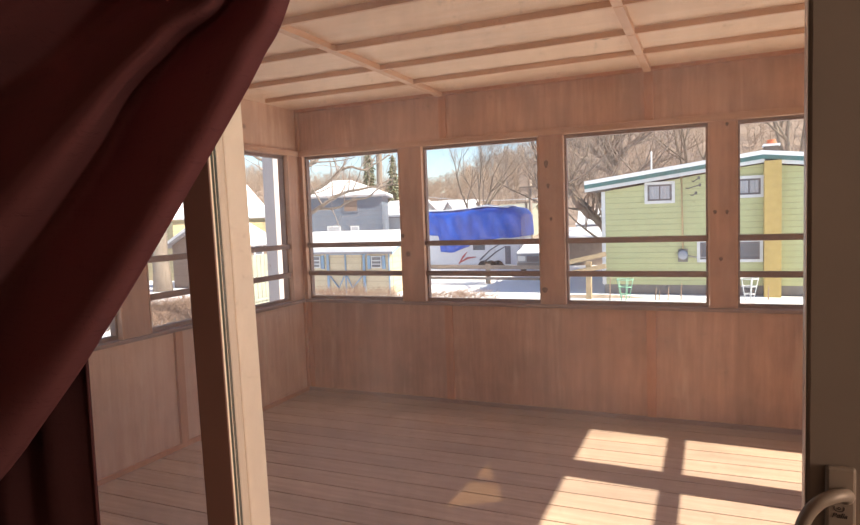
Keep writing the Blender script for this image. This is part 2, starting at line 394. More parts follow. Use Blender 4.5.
# house wall with the patio door
YI = CAM.y + .75      # interior face of door plane
hw = empty('wall_house'); tag(hw, kind='structure')
DX0, DX1, DZ = 1.62, 3.52, 2.08
B(-.12, DX0, YI, YF, -.14, ZC + .1).build('wall_section', M['roomwall'], hw)
B(DX1, 8.18, YI, YF, -.14, ZC + .1).build('wall_section', M['roomwall'], hw)
B(DX0, DX1, YI, YF, DZ, ZC + .1).build('door_header', M['roomwall'], hw)
for a, c, z_ in ((0, DX0, .001), (DX1, XR, .001), (DX0, DX1, DZ)): B(a, c, YF + .001, YF + .014, z_, ZC - .001).build('added_dark_siding', simple('added_brown_siding', (.10, .065, .045), .8), hw)  # unseen cladding, added dark so the ceiling strip sides catch less bounce
B(DX0, DX1, YI, YF, -.14, .02).build('door_threshold', M['tan'], hw)
# interior room
rm = empty('wall_room'); tag(rm, kind='structure')
B(-.3, -.12, -8.6, YI - .001, -.14, 2.5).build('side_wall', M['roomwall'], rm)
B(8.0, 8.18, -8.6, YI - .001, -.14, 2.5).build('side_wall', M['roomwall'], rm)
B(-.3, 8.18, -8.8, -8.6, -.14, 2.5).build('rear_wall', M['roomwall'], rm)
B(-.3, 8.18, -8.8, YI - .001, -.2, -.0).build('floor_room', M['roomfloor'], None)['kind'] = 'structure'
B(-.3, 8.18, -8.8, YI - .001, 2.5, 2.6).build('ceiling_room', M['roomwall'], None)['kind'] = 'structure'

# sliding patio door : meeting stile at left, panel with glass, handle stile at right
dr = empty('door_1', (3.04, YI, 0)); tag(dr, kind='structure')
XA, XB = 2.586, 2.642
B(XA, XB, YI, YI + .003, .02, DZ).build('meeting_stile', M['brown'], dr, bevel=.001)
B(XA + .002, XB - .0005, YI + .003, YI + .0065, .02, DZ).build('cream_bead', M['cream'], dr)
B(XA + .002, XB - .001, YI + .0065, YI + .0195, .02, DZ).build('gasket', M['gasket'], dr)
B(XA + .004, XB - .0002, YI + .0118, YI + .0132, .02, DZ).build('steel_bead', M['tan'], dr)
B(XA + .002, XB - .0005, YI + .0195, YI + .037, .02, DZ).build('frame_step', M['tan'], dr, bevel=.003)
B(XA + .002, XB + .001, YI + .037, YI + .085, .02, DZ).build('outer_jamb', M['cream'], dr, bevel=.003)
# the meeting stile stands a touch out of plumb
for o_ in dr.children:
    for v_ in o_.data.vertices: v_.co.x += .003 + (1.46 - v_.co.z) * .02
B(3.4246, 3.500, YI - .001, YI + .020, .02, DZ).build('handle_stile', M['stile'], dr, bevel=.004)
B(3.4236, 3.4245, YI + .000, YI + .019, .02, DZ).build('edge_bead', M['steel'], dr)
B(3.5005, 3.5195, YI + .0005, YI + .05, .02, DZ).build('door_jamb', M['brown'], dr, bevel=.002)
B(XB, 3.4235, YI + .006, YI + .024, .02, .12).build('bottom_rail', M['stile'], dr)
B(XB, 3.4235, YI + .006, YI + .024, 1.98, DZ).build('top_rail', M['stile'], dr)
B(DX0, XA, YI + .06, YI + .09, .02, .12).build('bottom_rail', M['stile'], dr)
B(DX0, XA, YI + .06, YI + .09, 1.98, DZ).build('top_rail', M['stile'], dr)
B(XB + .006, 3.4235, YI + .010, YI + .014, .121, 1.979).build('glass_pane', M['door_glass'], dr)
B(DX0 + .001, XA - .001, YI + .073, YI + .077, .121, 1.979).build('glass_pane', M['door_glass'], dr)
# handle set
hd = empty('door_handle', (3.455, YI - .001, 1.16)); tag(hd, 'curved bronze pull handle on the right stile of the patio door', 'door handle')
PL = B(3.4415, 3.4685, YI - .009, YI - .0015, 1.07, 1.2515).build('back_plate', M['handle'], hd, bevel=.003)
hp = [(3.459, -.010, 1.222), (3.456, -.019, 1.227), (3.447, -.028, 1.2285), (3.435, -.034, 1.2245), (3.4245, -.037, 1.214), (3.418, -.038, 1.200), (3.4145, -.038, 1.18), (3.4135, -.038, 1.15), (3.4145, -.038, 1.12), (3.420, -.037, 1.102), (3.432, -.033, 1.090), (3.446, -.024, 1.083), (3.459, -.010, 1.083)]
mb = MB(); pts = [Vector((x, YI + y_, z)) for x, y_, z in hp]
# smooth the path
sp = []
for i in range(len(pts) - 1):
    p0, p1, p2, p3 = pts[max(i - 1, 0)], pts[i], pts[i + 1], pts[min(i + 2, len(pts) - 1)]
    for j in range(6):
        t = j / 6; sp.append(.5 * ((2 * p1) + (p2 - p0) * t + (2 * p0 - 5 * p1 + 4 * p2 - p3) * t * t + (3 * p1 - p0 - 3 * p2 + p3) * t ** 3))
sp.append(pts[-1])
mb.tube(sp, [(.0066) if 4 < i < len(sp) - 5 else .008 for i in range(len(sp))], 14); mb.build('grip', M['handle'], hd)
# engraved mark under the root of the grip: ring arcs with a dot, and a script word
mb = MB()
for r_ in (.0045,):
    mb.tube([(3.4535 + r_ * cos(a), YI - .0092, 1.2085 + r_ * .75 * sin(a)) for a in [radians(150 + 240 * i / 12) for i in range(13)]], .0005, 5)
mb.tube([(3.4535 + .0012 * cos(a), YI - .0092, 1.2085 + .0012 * sin(a)) for a in [2 * pi * i / 8 for i in range(9)]], .0004, 5)
mb.build('engraved_ring', M['ink'], PL)
fc = bpy.data.curves.new('word', 'FONT'); fc.body = 'Pella'; fc.size = .0075; fc.shear = .35; fc.extrude = .0002; fc.align_x = 'CENTER'
fo = bpy.data.objects.new('word_tmp', fc); COL.objects.link(fo)
dg = bpy.context.evaluated_depsgraph_get(); me = bpy.data.meshes.new_from_object(fo.evaluated_get(dg)); bpy.data.objects.remove(fo)
wo_ = bpy.data.objects.new('engraved_word', me); COL.objects.link(wo_); me.materials.append(M['ink'])
me.transform(Matrix.Translation((3.4535, YI - .0094, 1.1985)) @ Matrix.Rotation(pi / 2, 4, 'X'))
wo_.parent = PL; wo_.matrix_parent_inverse = parent_inv(PL)

# ---------------------------------------------------------------- curtains
def catmull(ps, n):
    out = []
    for i in range(len(ps) - 1):
        p0, p1, p2, p3 = ps[max(i - 1, 0)], ps[i], ps[i + 1], ps[min(i + 2, len(ps) - 1)]
        for j in range(n):
            t = j / n; out.append(.5 * ((2 * p1) + (p2 - p0) * t + (2 * p0 - 5 * p1 + 4 * p2 - p3) * t * t + (3 * p1 - p0 - 3 * p2 + p3) * t ** 3))
    out.append(ps[-1]); return out
YC = YI - .13
def pl(px, py, d): return atY(px, py, YC + d)
# fold lines of the swept-back panel, from the rod (top) down to the tie at the left; d = depth towards the door
folds = [
 [(3.04, 2.10, .00), (294, -14, .0), (264, 55, .0), (234, 112, .0), (179, 207, .0), (136, 280, .0), (86, 361, .0), (48, 416, .0), (0, 480, .0), (-90, 575, .0)],
 [(2.98, 2.10, -.03), (272, -22, -.02), (238, 48, -.025), (208, 108, -.025), (158, 195, -.03), (112, 268, -.03), (66, 338, -.03), (20, 398, -.03), (-30, 455, -.03), (-110, 560, -.02)],
 [(2.90, 2.10, .02), (246, -26, .03), (188, 44, .035), (140, 98, .04), (112, 150, .04), (70, 215, .04), (30, 268, .04), (-20, 325, .04), (-70, 380, .04), (-130, 545, .02)],
 [(2.84, 2.10, -.03), (226, -34, -.03), (165, 30, -.04), (118, 76, -.045), (78, 122, -.045), (28, 180, -.045), (-20, 235, -.045), (-65, 290, -.04), (-105, 345, -.04), (-145, 530, -.02)],
 [(2.74, 2.10, .03), (196, -50, .03), (128, 10, .045), (74, 52, .05), (20, 88, .05), (-30, 130, .05), (-75, 180, .05), (-110, 235, .05), (-140, 300, .04), (-160, 515, .02)],
 [(2.62, 2.10, -.02), (140, -75, -.02), (66, -28, -.02), (8, 5, -.02), (-44, 40, -.02), (-90, 85, -.02), (-125, 140, -.02), (-150, 200, -.02), (-170, 270, -.02), (-175, 500, -.01)],
 [(2.45, 2.10, .03), (70, -110, .03), (0, -70, .03), (-60, -40, .03), (-110, 0, .03), (-150, 50, .03), (-180, 110, .03), (-200, 180, .03), (-205, 250, .02), (-190, 490, .01)],
 [(2.20, 2.10, .0), (-30, -150, .0), (-100, -120, .0), (-150, -90, .0), (-190, -50, .0), (-215, 10, .0), (-230, 80, .0), (-235, 160, .0), (-230, 240, .0), (-205, 480, .0)],
]
cur = []
for f in folds:
    ps = [Vector((f[0][0], YC + f[0][2], f[0][1]))] + [pl(*q) for q in f[1:]]
    cur.append(catmull(ps, 6))
rows = []
for i in range(len(cur[0])):
    rows.append(catmull([c[i] for c in cur], 7))
c1 = empty('curtain', (2.6, YC, 2.1)); tag(c1, 'maroon curtain panel swept up and back across the top left of the patio door', 'curtain')
MB().grid(rows).build('curtain_cloth', M['curtain'], c1, solid=.0025)
# hem roll along the leading edge
MB().tube([p + Vector((-.004, 0, 0)) for p in cur[0]], .0035, 6).build('hem', M['curtain'], c1)
# second panel hanging straight behind it
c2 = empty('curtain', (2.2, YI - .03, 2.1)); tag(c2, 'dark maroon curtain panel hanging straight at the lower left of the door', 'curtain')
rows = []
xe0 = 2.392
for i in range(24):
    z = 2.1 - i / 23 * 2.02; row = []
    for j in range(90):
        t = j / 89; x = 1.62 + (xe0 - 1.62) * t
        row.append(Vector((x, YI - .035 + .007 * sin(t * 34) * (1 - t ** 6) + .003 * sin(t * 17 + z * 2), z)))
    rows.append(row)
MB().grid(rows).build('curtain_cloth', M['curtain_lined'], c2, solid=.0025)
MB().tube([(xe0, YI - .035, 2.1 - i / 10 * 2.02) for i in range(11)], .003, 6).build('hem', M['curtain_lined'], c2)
rd = empty('curtain_rod', (2.5, YC + .03, 2.13)); tag(rd, 'curtain rod above the patio door carrying both maroon panels', 'curtain rod')
MB().tube([(1.4, YC + .03, 2.13), (3.8, YC + .03, 2.13)], .012, 12).build('rod', M['handle'], rd)
for x in (1.4, 3.8):
    mb = MB(); mb.tube([(x - .03, YC + .03, 2.13), (x - .02, YC + .03, 2.13), (x, YC + .03, 2.13), (x + .02, YC + .03, 2.13), (x + .03, YC + .03, 2.13)], [.005, .02, .026, .02, .005], 12); mb.build('finial', M['handle'], rd)
    MB().beam((x + (.1 if x < 2 else -.1), YC + .03, 2.13), (x + (.1 if x < 2 else -.1), YI - .001, 2.13), .015, .02).build('bracket', M['handle'], rd)

lp = empty('added_fill_lamp', (7.4, -5.0, 0)); tag(lp, 'added unseen fill lamp at the far right of the dark room, lighting the door jamb', 'lamp')  # invented lamp out of view, added to brighten the door jamb
MB().tube([(7.4, -5.0, .001), (7.4, -5.0, .02)], .15, 24).build('base', M['handle'], lp)
MB().tube([(7.4, -5.0, .02), (7.4, -5.0, 1.5)], .012, 10).build('pole', M['handle'], lp)
MB().tube([(7.4, -5.0, 1.5), (7.4, -5.0, 1.8)], [.2, .13], 24, cap=False).build('fill_lamp_shade', simple('fill_lamp_linen', (.7, .6, .45), .9), lp, solid=.003)
ll = bpy.data.lights.new('fill_bulb', 'POINT'); ll.energy = 125; ll.color = (1, .81, .64); ll.shadow_soft_size = .10
lo = bpy.data.objects.new('fill_bulb', ll); COL.objects.link(lo); lo.location = (7.4, -5.0, 1.86)

# ================================================================ OUTSIDE
GZ = -1.5
# ground: snowfield rising into a hill beyond
ELEV = [(-3, .08), (-.9, .085), (-.78, .075), (-.68, .05), (-.62, .055), (-.5, .035), (-.44, .035), (-.35, .058), (-.26, .075), (-.2, .12), (-.13, .15), (0, .17), (.5, .18), (3, .1)]
def ground_h(x, y):
    if y <= 46: return 0
    b_ = max(-2.99, min(2.99, (x - CAM.x) / (y - CAM.y))); e = .05
    for (p, u), (q, v) in zip(ELEV[:-1], ELEV[1:]):
        if p <= b_ <= q: t = (b_ - p) / (q - p); t = t * t * (3 - 2 * t); e = u + (v - u) * t
    t = min(1, (y - 46) / 124); t = t * t * (3 - 2 * t)
    return t * (e * 178 + 3) + .5 * sin(x * .13) * min(1, (y - 46) / 30)
rows = []
ys = [-40, -20, -8, -4, 0, 4, 8, 12, 16, 20, 24, 28, 32, 36, 40, 46] + [46 + 6 * i for i in range(1, 26)]
for y in ys:
    rows.append([Vector((x, y, GZ + ground_h(x, y))) for x in [-300 + 5 * i for i in range(110)]])
nflat = ys.index(46)
MB().grid(rows[:nflat + 1]).build('snow_ground', M['snow'])['kind'] = 'structure'
MB().grid(rows[nflat:]).build('wooded_hill', simple('leaf_litter_hillside', (.30, .235, .19), .95, .3, .25))['kind'] = 'structure'

# ---- trees
def branch(mb, p, d, L, r, depth, n=5, rnd=random, up=.12, spread=.6, thin=None):
    segs = 4; pts = [p]; rad = [r]; q = p.copy(); dd = d.copy()
    for i in range(segs):
        dd = (dd + Vector((rnd.uniform(-.16, .16), rnd.uniform(-.16, .16), rnd.uniform(-.08, .16) + up * .3))).normalized()
        q = q + dd * (L / segs); pts.append(q.copy()); rad.append(max(r * (1 - .55 * (i + 1) / segs), .006))
    tgt = mb if depth > 2 or thin is None else thin
    tgt.tube(pts, rad, max(3, n), cap=False)
    if depth <= 0: return
    k = rnd.choice([3, 4]) if depth > 1 else 4
    for j in range(k):
        t = rnd.uniform(.35, 1); i = min(segs, max(1, int(t * segs + .5)))
        ax = Vector((rnd.uniform(-1, 1), rnd.uniform(-1, 1), rnd.uniform(-.4, .7))).normalized()
        nd = (dd * (1 - spread * .5) + ax * spread + Vector((0, 0, up))).normalized()
        branch(mb, pts[i], nd, L * rnd.uniform(.5, .78), rad[i] * .62, depth - 1, n - 1, rnd, up, spread, thin)
def tree(label, base, h, r, seed, lean=(0, 0), depth=5, group=None, spread=.75, forks=2, first=.38, cat='tree'):
    rn = random.Random(seed); t = empty('bare_tree', base); tag(t, label, cat, group)
    tr = MB(); tw = MB(); b = Vector(base)
    d = Vector((lean[0], lean[1], 1)).normalized(); pts = [b + d * (h * first * i / 5) + Vector((rn.uniform(-.05, .05), rn.uniform(-.05, .05), 0)) * (i > 0) for i in range(6)]
    tr.tube(pts, [r * 1.25, r * 1.05, r, r * .95, r * .9, r * .85], 9)
    top = pts[-1]
    for j in range(forks):
        a = 2 * pi * j / forks + rn.uniform(-.5, .5) + .3
        nd = (d + Vector((cos(a), sin(a), 0)) * .38).normalized()
        branch(tr, top, nd, h * .34, r * .7, depth, 6, rn, spread=spread, thin=tw)
    for j in range(3):
        a = rn.uniform(0, 6.28); branch(tr, pts[rn.choice([3, 4])], Vector((cos(a), sin(a), .6)).normalized(), h * .22, r * .35, depth - 2, 5, rn, spread=spread, thin=tw)
    tr.build('trunk', M['bark'], t, fix=False); tw.build('twigs', M['twig'], t, fix=False)
    return t
def G(px, py=None, Y=None):
    """ground point seen in column px at distance Y"""
    p = atY(px, 250, Y); return Vector((p.x, Y, GZ + ground_h(p.x, Y)))
tree('multi-stemmed bare tree rising just behind the blue-tarped camper', G(476, Y=37), 13, .16, 3, depth=5, forks=4, first=.12, spread=.62)
def limb_tree(label, Y, limbs, seed, depth=3, cat='tree', dens=3):
    """limbs: list of (polyline of (column, row, extra depth), r0, r1); the first is the trunk"""
    rn = random.Random(seed); p0 = limbs[0][0][0]; b = atY(p0[0], p0[1], Y); t = empty('bare_tree', (b.x, Y, GZ)); tag(t, label, cat)
    tr = MB(); tw = MB()
    for k, (poly, r0, r1) in enumerate(limbs):
        ps = [atY(a, c, Y + d) for a, c, d in poly]
        if k == 0: ps = [Vector((ps[0].x, ps[0].y, GZ - .1))] + ps
        ps = catmull(ps, 4); n_ = len(ps)
        ps = [p + Vector((rn.uniform(-1, 1), rn.uniform(-1, 1), rn.uniform(-1, 1))) * r0 * .25 for p in ps]
        tr.tube(ps, [r0 + (r1 - r0) * i / (n_ - 1) for i in range(n_)], 8, cap=False)
        for i in range(5 if k == 0 else 2, n_):
            for q in range(dens):
                if rn.random() < .38:
                    d = (ps[i] - ps[i - 1]).normalized(); ax = Vector((rn.uniform(-1, 1), rn.uniform(-1, 1), rn.uniform(-.3, 1))).normalized()
                    rr = r0 + (r1 - r0) * i / (n_ - 1)
                    branch(tr, ps[i], (d * .4 + ax * .8).normalized(), rn.uniform(.8, 2.0) * (Y + 5) / 20, max(.012, rr * .45), depth - 1, 4, rn, spread=.75, thin=tw)
    tr.build('trunk', M['bark'], t, fix=False); tw.build('twigs', M['twig'], t, fix=False); return t
limb_tree('thick bare tree leaning left behind the green house roof', 29.5, [
    ([(622, 240, 0), (618, 205, 0), (616, 180, 0), (614, 165, 0), (609, 150, 0), (607, 134, 0), (603, 110, .5), (598, 85, 1)], .40, .20),
    ([(616, 172, 0), (622, 155, .5), (634, 142, 1), (648, 128, 1.5), (660, 110, 2)], .16, .05),
    ([(609, 150, 0), (600, 138, -.5), (590, 132, -1), (576, 120, -1)], .12, .04),
    ([(610, 148, 0), (616, 138, .5), (619, 125, .5), (622, 105, .5)], .14, .05)], 5, depth=3)
limb_tree('dark bare tree curving up and left from the corner of the green house', 21.5, [
    ([(612, 262, 0), (608, 236, 0), (596, 220, 0), (584, 211, 0), (574, 198, 0), (567, 180, 0), (563, 160, 0), (560, 135, 0)], .17, .09),
    ([(604, 228, 0), (594, 214, .4), (585, 205, .6), (577, 192, .8), (572, 172, 1), (575, 150, 1.2)], .12, .04),
    ([(570, 186, 0), (577, 168, -.3), (586, 155, -.5), (590, 140, -.8)], .06, .02)], 6, depth=3, dens=2)
limb_tree('bare tree with long low limbs in front of the grey-blue house', 10, [
    ([(294, 260, 0), (293, 225, 0), (294, 200, 0), (297, 178, 0), (296, 150, 0), (292, 110, 0)], .16, .09),
    ([(294, 203, 0), (312, 192, 0), (328, 182, .2), (341, 170, .4), (352, 167, .5), (364, 170, .6), (376, 163, .8), (390, 155, 1)], .055, .018),
    ([(294, 228, 0), (312, 213, 0), (326, 203, 0), (340, 194, .2), (358, 190, .3), (375, 186, .4), (392, 179, .6)], .065, .018),
    ([(318, 209, 0), (336, 208, -.2), (352, 200, -.2), (368, 197, -.3), (378, 189, -.4), (392, 184, -.5)], .035, .012),
    ([(296, 172, 0), (308, 165, .2), (317, 160, .3), (325, 148, .5)], .09, .04),
    ([(296, 180, 0), (280, 165, -.2), (262, 160, -.3), (244, 148, -.5)], .07, .03)], 7, depth=2, dens=1)
tree('tall bare tree standing beside the white outbuilding', G(382, Y=33), 17, .22, 15, depth=5, forks=2, first=.55, spread=.6)
tree('bare tree crowding the right side behind the green house chimney', G(792, Y=30), 13, .2, 31, depth=5, forks=3, first=.3)
tree('slender bare tree standing above the green house roof', G(690, Y=31), 12, .15, 37, depth=5, forks=3, first=.3)
tree('bare tree at the far right edge of the blue-tarped camper', G(548, Y=30), 14, .16, 43, depth=5, forks=3, first=.3)
t = tree('broad grey trunk of a tree beyond the left wall of the porch', (0, 0, GZ), 12, 8.5 * (atZ(163, 291) - CAM).dot(FW) / FPX / 1.08, 8, depth=4, forks=3, first=.42)
p = atZ(163, 291); t.location = (0, 0, 0)
for ch in t.children: ch.matrix_parent_inverse = Matrix.Identity(4)
t.location = (p.x, p.y, 0)
# far woods on the hillside: nobody could count them
wd = MB(); rn = random.Random(99)
for i in range(5200):
    y = 62 + 112 * rn.random() ** .7; x = CAM.x + rn.uniform(-1.45, .45) * (y - CAM.y)
    z = GZ + ground_h(x, y) - .3; h = rn.uniform(3.5, 6.5) * (.7 + .3 * min(1, (y - 60) / 80)); r = rn.uniform(.03, .07)
    b = Vector((x, y, z)); tp = b + Vector((rn.uniform(-.8, .8), rn.uniform(-.6, .6), h))
    wd.tube([b, tp], [r, .02], 3, cap=False)
    for j in range(15):
        t_ = rn.uniform(.15, .95); s = b.lerp(tp, t_); a = rn.uniform(0, 6.28); L = h * rn.uniform(.15, .42) * (1.2 - t_ * .6)
        e = s + Vector((cos(a) * L * .8, sin(a) * L * .8, L * rn.uniform(.2, .9)))
        wd.tube([s, e], [.035, .015], 3, cap=False)
tag(wd.build('bare_woods', M['woods'], fix=False), 'bare grey-brown woods covering the hillside behind the houses', 'woods', kind='stuff')
# evergreens
def evergreen(label, base, h, r, seed):
    rn = random.Random(seed); t = empty('evergreen_tree', base); tag(t, label, 'tree', 'evergreens by the grey-blue house')
    b = Vector(base); MB().tube([b, b + Vector((0, 0, h))], [.16, .03], 7).build('trunk', M['bark'], t)
    mb = MB(); z = h * .15
    while z < h:
        rr = r * (1 - z / h) + .1
        for k in range(9):
            a = rn.uniform(0, 6.28); L = rr * rn.uniform(.7, 1.1); s = b + Vector((0, 0, z))
            e = s + Vector((cos(a) * L, sin(a) * L, -L * .25)); mb.tube([s, s.lerp(e, .5) + Vector((0, 0, .05)), e], [.05, .14, .02], 4, cap=False)
            for q in range(3):
                c = s.lerp(e, rn.uniform(.3, 1)); f = c + Vector((rn.uniform(-.35, .35), rn.uniform(-.35, .35), -.2)); mb.tube([c, f], [.08, .01], 3, cap=False)
        z += .28
    mb.build('foliage', M['evergreen'], t, fix=False)
evergreen('dark evergreen behind the grey-blue house roof', G(372, Y=52), 12, 1.5, 4)
evergreen('low evergreen right of the tall bare tree above the white outbuilding', G(396, Y=54), 9.5, 1.9, 9)

# ---- green gabled house
YG = 19.2
def PX(px, py, Y=YG): p = atY(px, py, Y); return p.x, p.z
gh = empty('green_house', (4.8, YG, GZ)); tag(gh, 'pale green sided house with a teal-edged snowy gable roof', 'house')
xl = PX(603, 240)[0]; xpk, zpk = PX(762, 160); xr = 2 * xpk - xl; ze = PX(603, 192)[1]
MB().prism([(xl, GZ + .35), (xr, GZ + .35), (xr, ze), (xpk, zpk - .12), (xl, ze)], 'y', YG, YG + 9).build('wall', M['green'], gh)
B(xl + .03, xr - .03, YG + .03, YG + 8.97, GZ - .2, GZ + .35).build('foundation', M['foundation'], gh)
xo, zo = PX(586, 190); sl_ = (zpk - zo) / (xpk - xo); xo2 = 2 * xpk - xo
def roofband(z0, z1, y0, y1, name, mt, par=gh):
    for s_ in (0, 1):
        X = xo if s_ == 0 else xo2
        MB().prism([(X, zo + z0), (xpk, zpk + z0), (xpk, zpk + z1), (X, zo + z1)], 'y', y0, y1).build(name, mt, par)
roofband(-.10, .02, YG - .30, YG - .22, 'white_soffit_board', M['white'])
roofband(.02, .17, YG - .33, YG - .25, 'fascia', M['teal'])
roofband(-.05, .16, YG - .24, YG + 9.3, 'roof', M['greyroof'])
roofband(.165, .30, YG - .34, YG + 9.3, 'roof_snow', M['snow'])
def house_window(parent, px0, py0, px1, py1, Y, curtains=True, mull=True, fw=.10):
    x0, z1 = PX(px0, py0, Y); x1, z0 = PX(px1, py1, Y)
    fr = MB(); fr.box(x0, x1, Y - .05, Y + .02, z1 - fw, z1).box(x0, x1, Y - .05, Y + .02, z0, z0 + fw).box(x0, x0 + fw, Y - .05, Y + .02, z0 + fw, z1 - fw).box(x1 - fw, x1, Y - .05, Y + .02, z0 + fw, z1 - fw)
    w = fr.build('window', M['white'], parent)
    a, b_, c, d = x0 + fw, x1 - fw, z0 + fw, z1 - fw; s = .06
    mb = MB(); mb.box(a, b_, Y - .04, Y - .012, d - s, d).box(a, b_, Y - .04, Y - .012, c, c + s).box(a, a + s, Y - .04, Y - .012, c + s, d - s).box(b_ - s, b_, Y - .04, Y - .012, c + s, d - s)
    if mull: mb.box((a + b_) / 2 - .02, (a + b_) / 2 + .02, Y - .04, Y - .012, c + s, d - s)
    mb.build('sash', M['dark'], w)
    if curtains:
        rows = [[Vector((a + s + (b_ - a - 2 * s) * j / 40, Y - .008 + .006 * sin(j * 1.3), zz)) for j in range(41)] for zz in (c + s, d - s)]
        MB().grid(rows).build('window_curtain', M['wcurtain'], w)
    else: B(a, b_, Y - .006, Y - .001, c, d).build('pane', M['wglass'], w)
house_window(gh, 644.5, 182.5, 675, 203, YG)
house_window(gh, 734, 176.5, 764, 197, YG)
house_window(gh, 697, 239.5, 763, 262, YG, curtains=False, mull=True)
B(xl - .03, xl + .10, YG - .03, YG + .02, GZ + .35, ze).build('corner_board', M['white'], gh)
# chimney stack
x0, _ = PX(763.5, 200); x1, zt = PX(780.5, 162)
B(x0, x1, YG - .42, YG - .01, GZ - .1, zt + .05).build('chimney_breast', M['ochre'], gh)
cs0, zc = PX(764, 147); cs1, _ = PX(778, 147)
cst = B(cs0, cs1, YG - .30, YG + .20, zpk - .25, zc).build('chimney', M['brick'], gh)
B(cs0 - .04, cs1 + .04, YG - .34, YG + .24, zc, zc + .07).build('chimney_snow_cap', M['snow'], cst)
px_, pz_ = PX(771, 140)
mb = MB(); mb.tube([(px_, YG - .05, zc + .07), (px_, YG - .05, zc + .12), (px_, YG - .05, pz_ - .03), (px_, YG - .05, pz_)], [.17, .15, .12, .15], 12); mb.build('chimney_pot', M['pot'], cst)
# meter, conduit, insulators, antenna
mx, mz = PX(683, 254.5)
mt_ = empty('electric_meter', (mx, YG, mz)); tag(mt_, 'round electric meter with conduit on the green house wall', 'electric meter')
mb = MB(); mb.tube([(mx, YG - .03, mz), (mx, YG - .17, mz), (mx, YG - .19, mz)], [.17, .17, .13], 18); mb.build('meter_dial', M['silver'], mt_)
B(mx - .16, mx + .16, YG - .04, YG - .002, mz - .26, mz + .20).build('meter_box', M['foundation'], mt_)
cx_, cz_ = PX(681.5, 176)
MB().tube([(mx, YG - .03, mz + .2), (cx_, YG - .03, cz_)], .028, 8).build('conduit', M['oldwood'], mt_)
MB().tube([(mx + .17, YG - .03, mz - .05), (mx + .42, YG - .03, mz - .1), (mx + .9, YG - .03, mz - .1)], .02, 6).build('side_pipe', M['greyroof'], mt_)
for (a, b_, c, d) in ((692, 181, 699, 178), (686, 188, 700, 185), (691, 195, 696, 193)):
    xa, za = PX(a, b_); xb, zb = PX(c, d)
    w_ = empty('wire_bracket', (xa, YG, za)); tag(w_, 'small black wire bracket under the eave of the green house', 'wire bracket', 'wire brackets under the green house eave')
    mb = MB(); mb.tube([(xa, YG - .01, za), (xa + .05, YG - .12, za - .03), (xb, YG - .22, zb)], .018, 6); mb.tube([(xb, YG - .22, zb - .06), (xb, YG - .22, zb), (xb, YG - .22, zb + .05)], [.02, .05, .02], 8); mb.build('bracket_arm', M['dark'], w_)
ax_, az_ = PX(648, 176); _, at_ = PX(648, 148)
an = MB(); an.tube([(ax_, YG + 1.5, az_ - .3), (ax_, YG + 1.5, at_ + .0)], .035, 6); an.build('vent_pipe', M['white'], gh)

# ---- cream shed with blue trim
YS = 18.0
sh = empty('garden_shed', (-10, YS, GZ)); tag(sh, 'cream garden shed with light blue trim and a snow-covered roof', 'shed')
sx1, _ = PX(390.5, 270, YS); sx0, _ = PX(296, 270, YS); _, sze = PX(350, 249, YS); szb = GZ - .1
_, szr = PX(350, 234, YS + 1.6)
B(sx0, sx1, YS, YS + 3.2, szb, sze).build('wall', M['shed'], sh)
MB().prism([(YS, sze), (YS + 3.2, sze), (YS + 1.6, szr - .08)], 'x', sx0, sx1).build('gable', M['shed'], sh)
for s_ in (0, 1):
    ya, yb = (YS - .25, YS + 1.6) if s_ == 0 else (YS + 3.45, YS + 1.6)
    MB().prism([(ya, sze - .12), (yb, szr - .02), (yb, szr - .10), (ya, sze - .20)], 'x', sx0 - .2, sx1 + .22).build('roof', M['greyroof'], sh)
    MB().prism([(ya - .02 if s_ == 0 else ya + .02, sze - .11), (yb, szr - .01), (yb, szr + .14), (ya - .02 if s_ == 0 else ya + .02, sze + .06)], 'x', sx0 - .22, sx1 + .24).build('roof_snow', M['snow'], sh)
    MB().prism([(ya, sze - .22), (yb, szr - .12), (yb, szr - .0), (ya, sze - .10)], 'x', sx1 + .20, sx1 + .235).build('bargeboard', M['shedblue'], sh)
def sbox(px0, py0, px1, py1, d0, d1):
    x0, z1 = PX(px0, py0, YS); x1, z0 = PX(px1, py1, YS); return B(x0, x1, YS - d1, YS - d0, z0, z1)
dd_ = sbox(331, 254, 363, 294, .0, .03).build('double_door', M['shed'], sh)
for q in ((327, 253, 331, 294), (363, 253, 367, 294), (345, 254, 348, 294), (327, 251, 367, 254.5)): sbox(*q, .03, .07).build('door_trim', M['shedblue'], dd_)
for (a, b_) in ((331, 345), (363, 348)):
    p0 = atY(a, 276, YS); p1 = atY((a + b_) / 2 + (2 if a < b_ else -2), 288, YS)
    MB().beam((p0.x, YS - .05, p0.z), (p1.x, YS - .05, p1.z), .03, .09, (0, 1, 0)).build('door_trim', M['shedblue'], dd_)
    p0 = atY(b_, 276, YS)
    MB().beam((p0.x, YS - .05, p0.z), (p1.x, YS - .05, p1.z), .03, .09, (0, 1, 0)).build('door_trim', M['shedblue'], dd_)
for (a, b_) in ((371.5, 382), (310.5, 321)):
    w = sbox(a, 256, b_, 268, .0, .05).build('window', M['white'], sh)
    for (u0, u1) in ((257, 260), (261.2, 263.5), (264.5, 267)): sbox(a + 1, u0, b_ - 1, u1, .051, .055).build('pane', M['wglass'], w)
    sbox(a - 3.8, 255.5, a - .4, 269, .0, .06).build('shutter', M['shedblue'], sh); sbox(b_ + .4, 255.5, b_ + 3.8, 269, .0, .06).build('shutter', M['shedblue'], sh)
sbox(388.5, 253, 391, 294, -.02, .05).build('corner_trim', M['shedblue'], sh)
B(sx1, sx1 + .012, YS + .2, YS + 3.0, szb, sze).build('side_boards', M['shed'], sh)

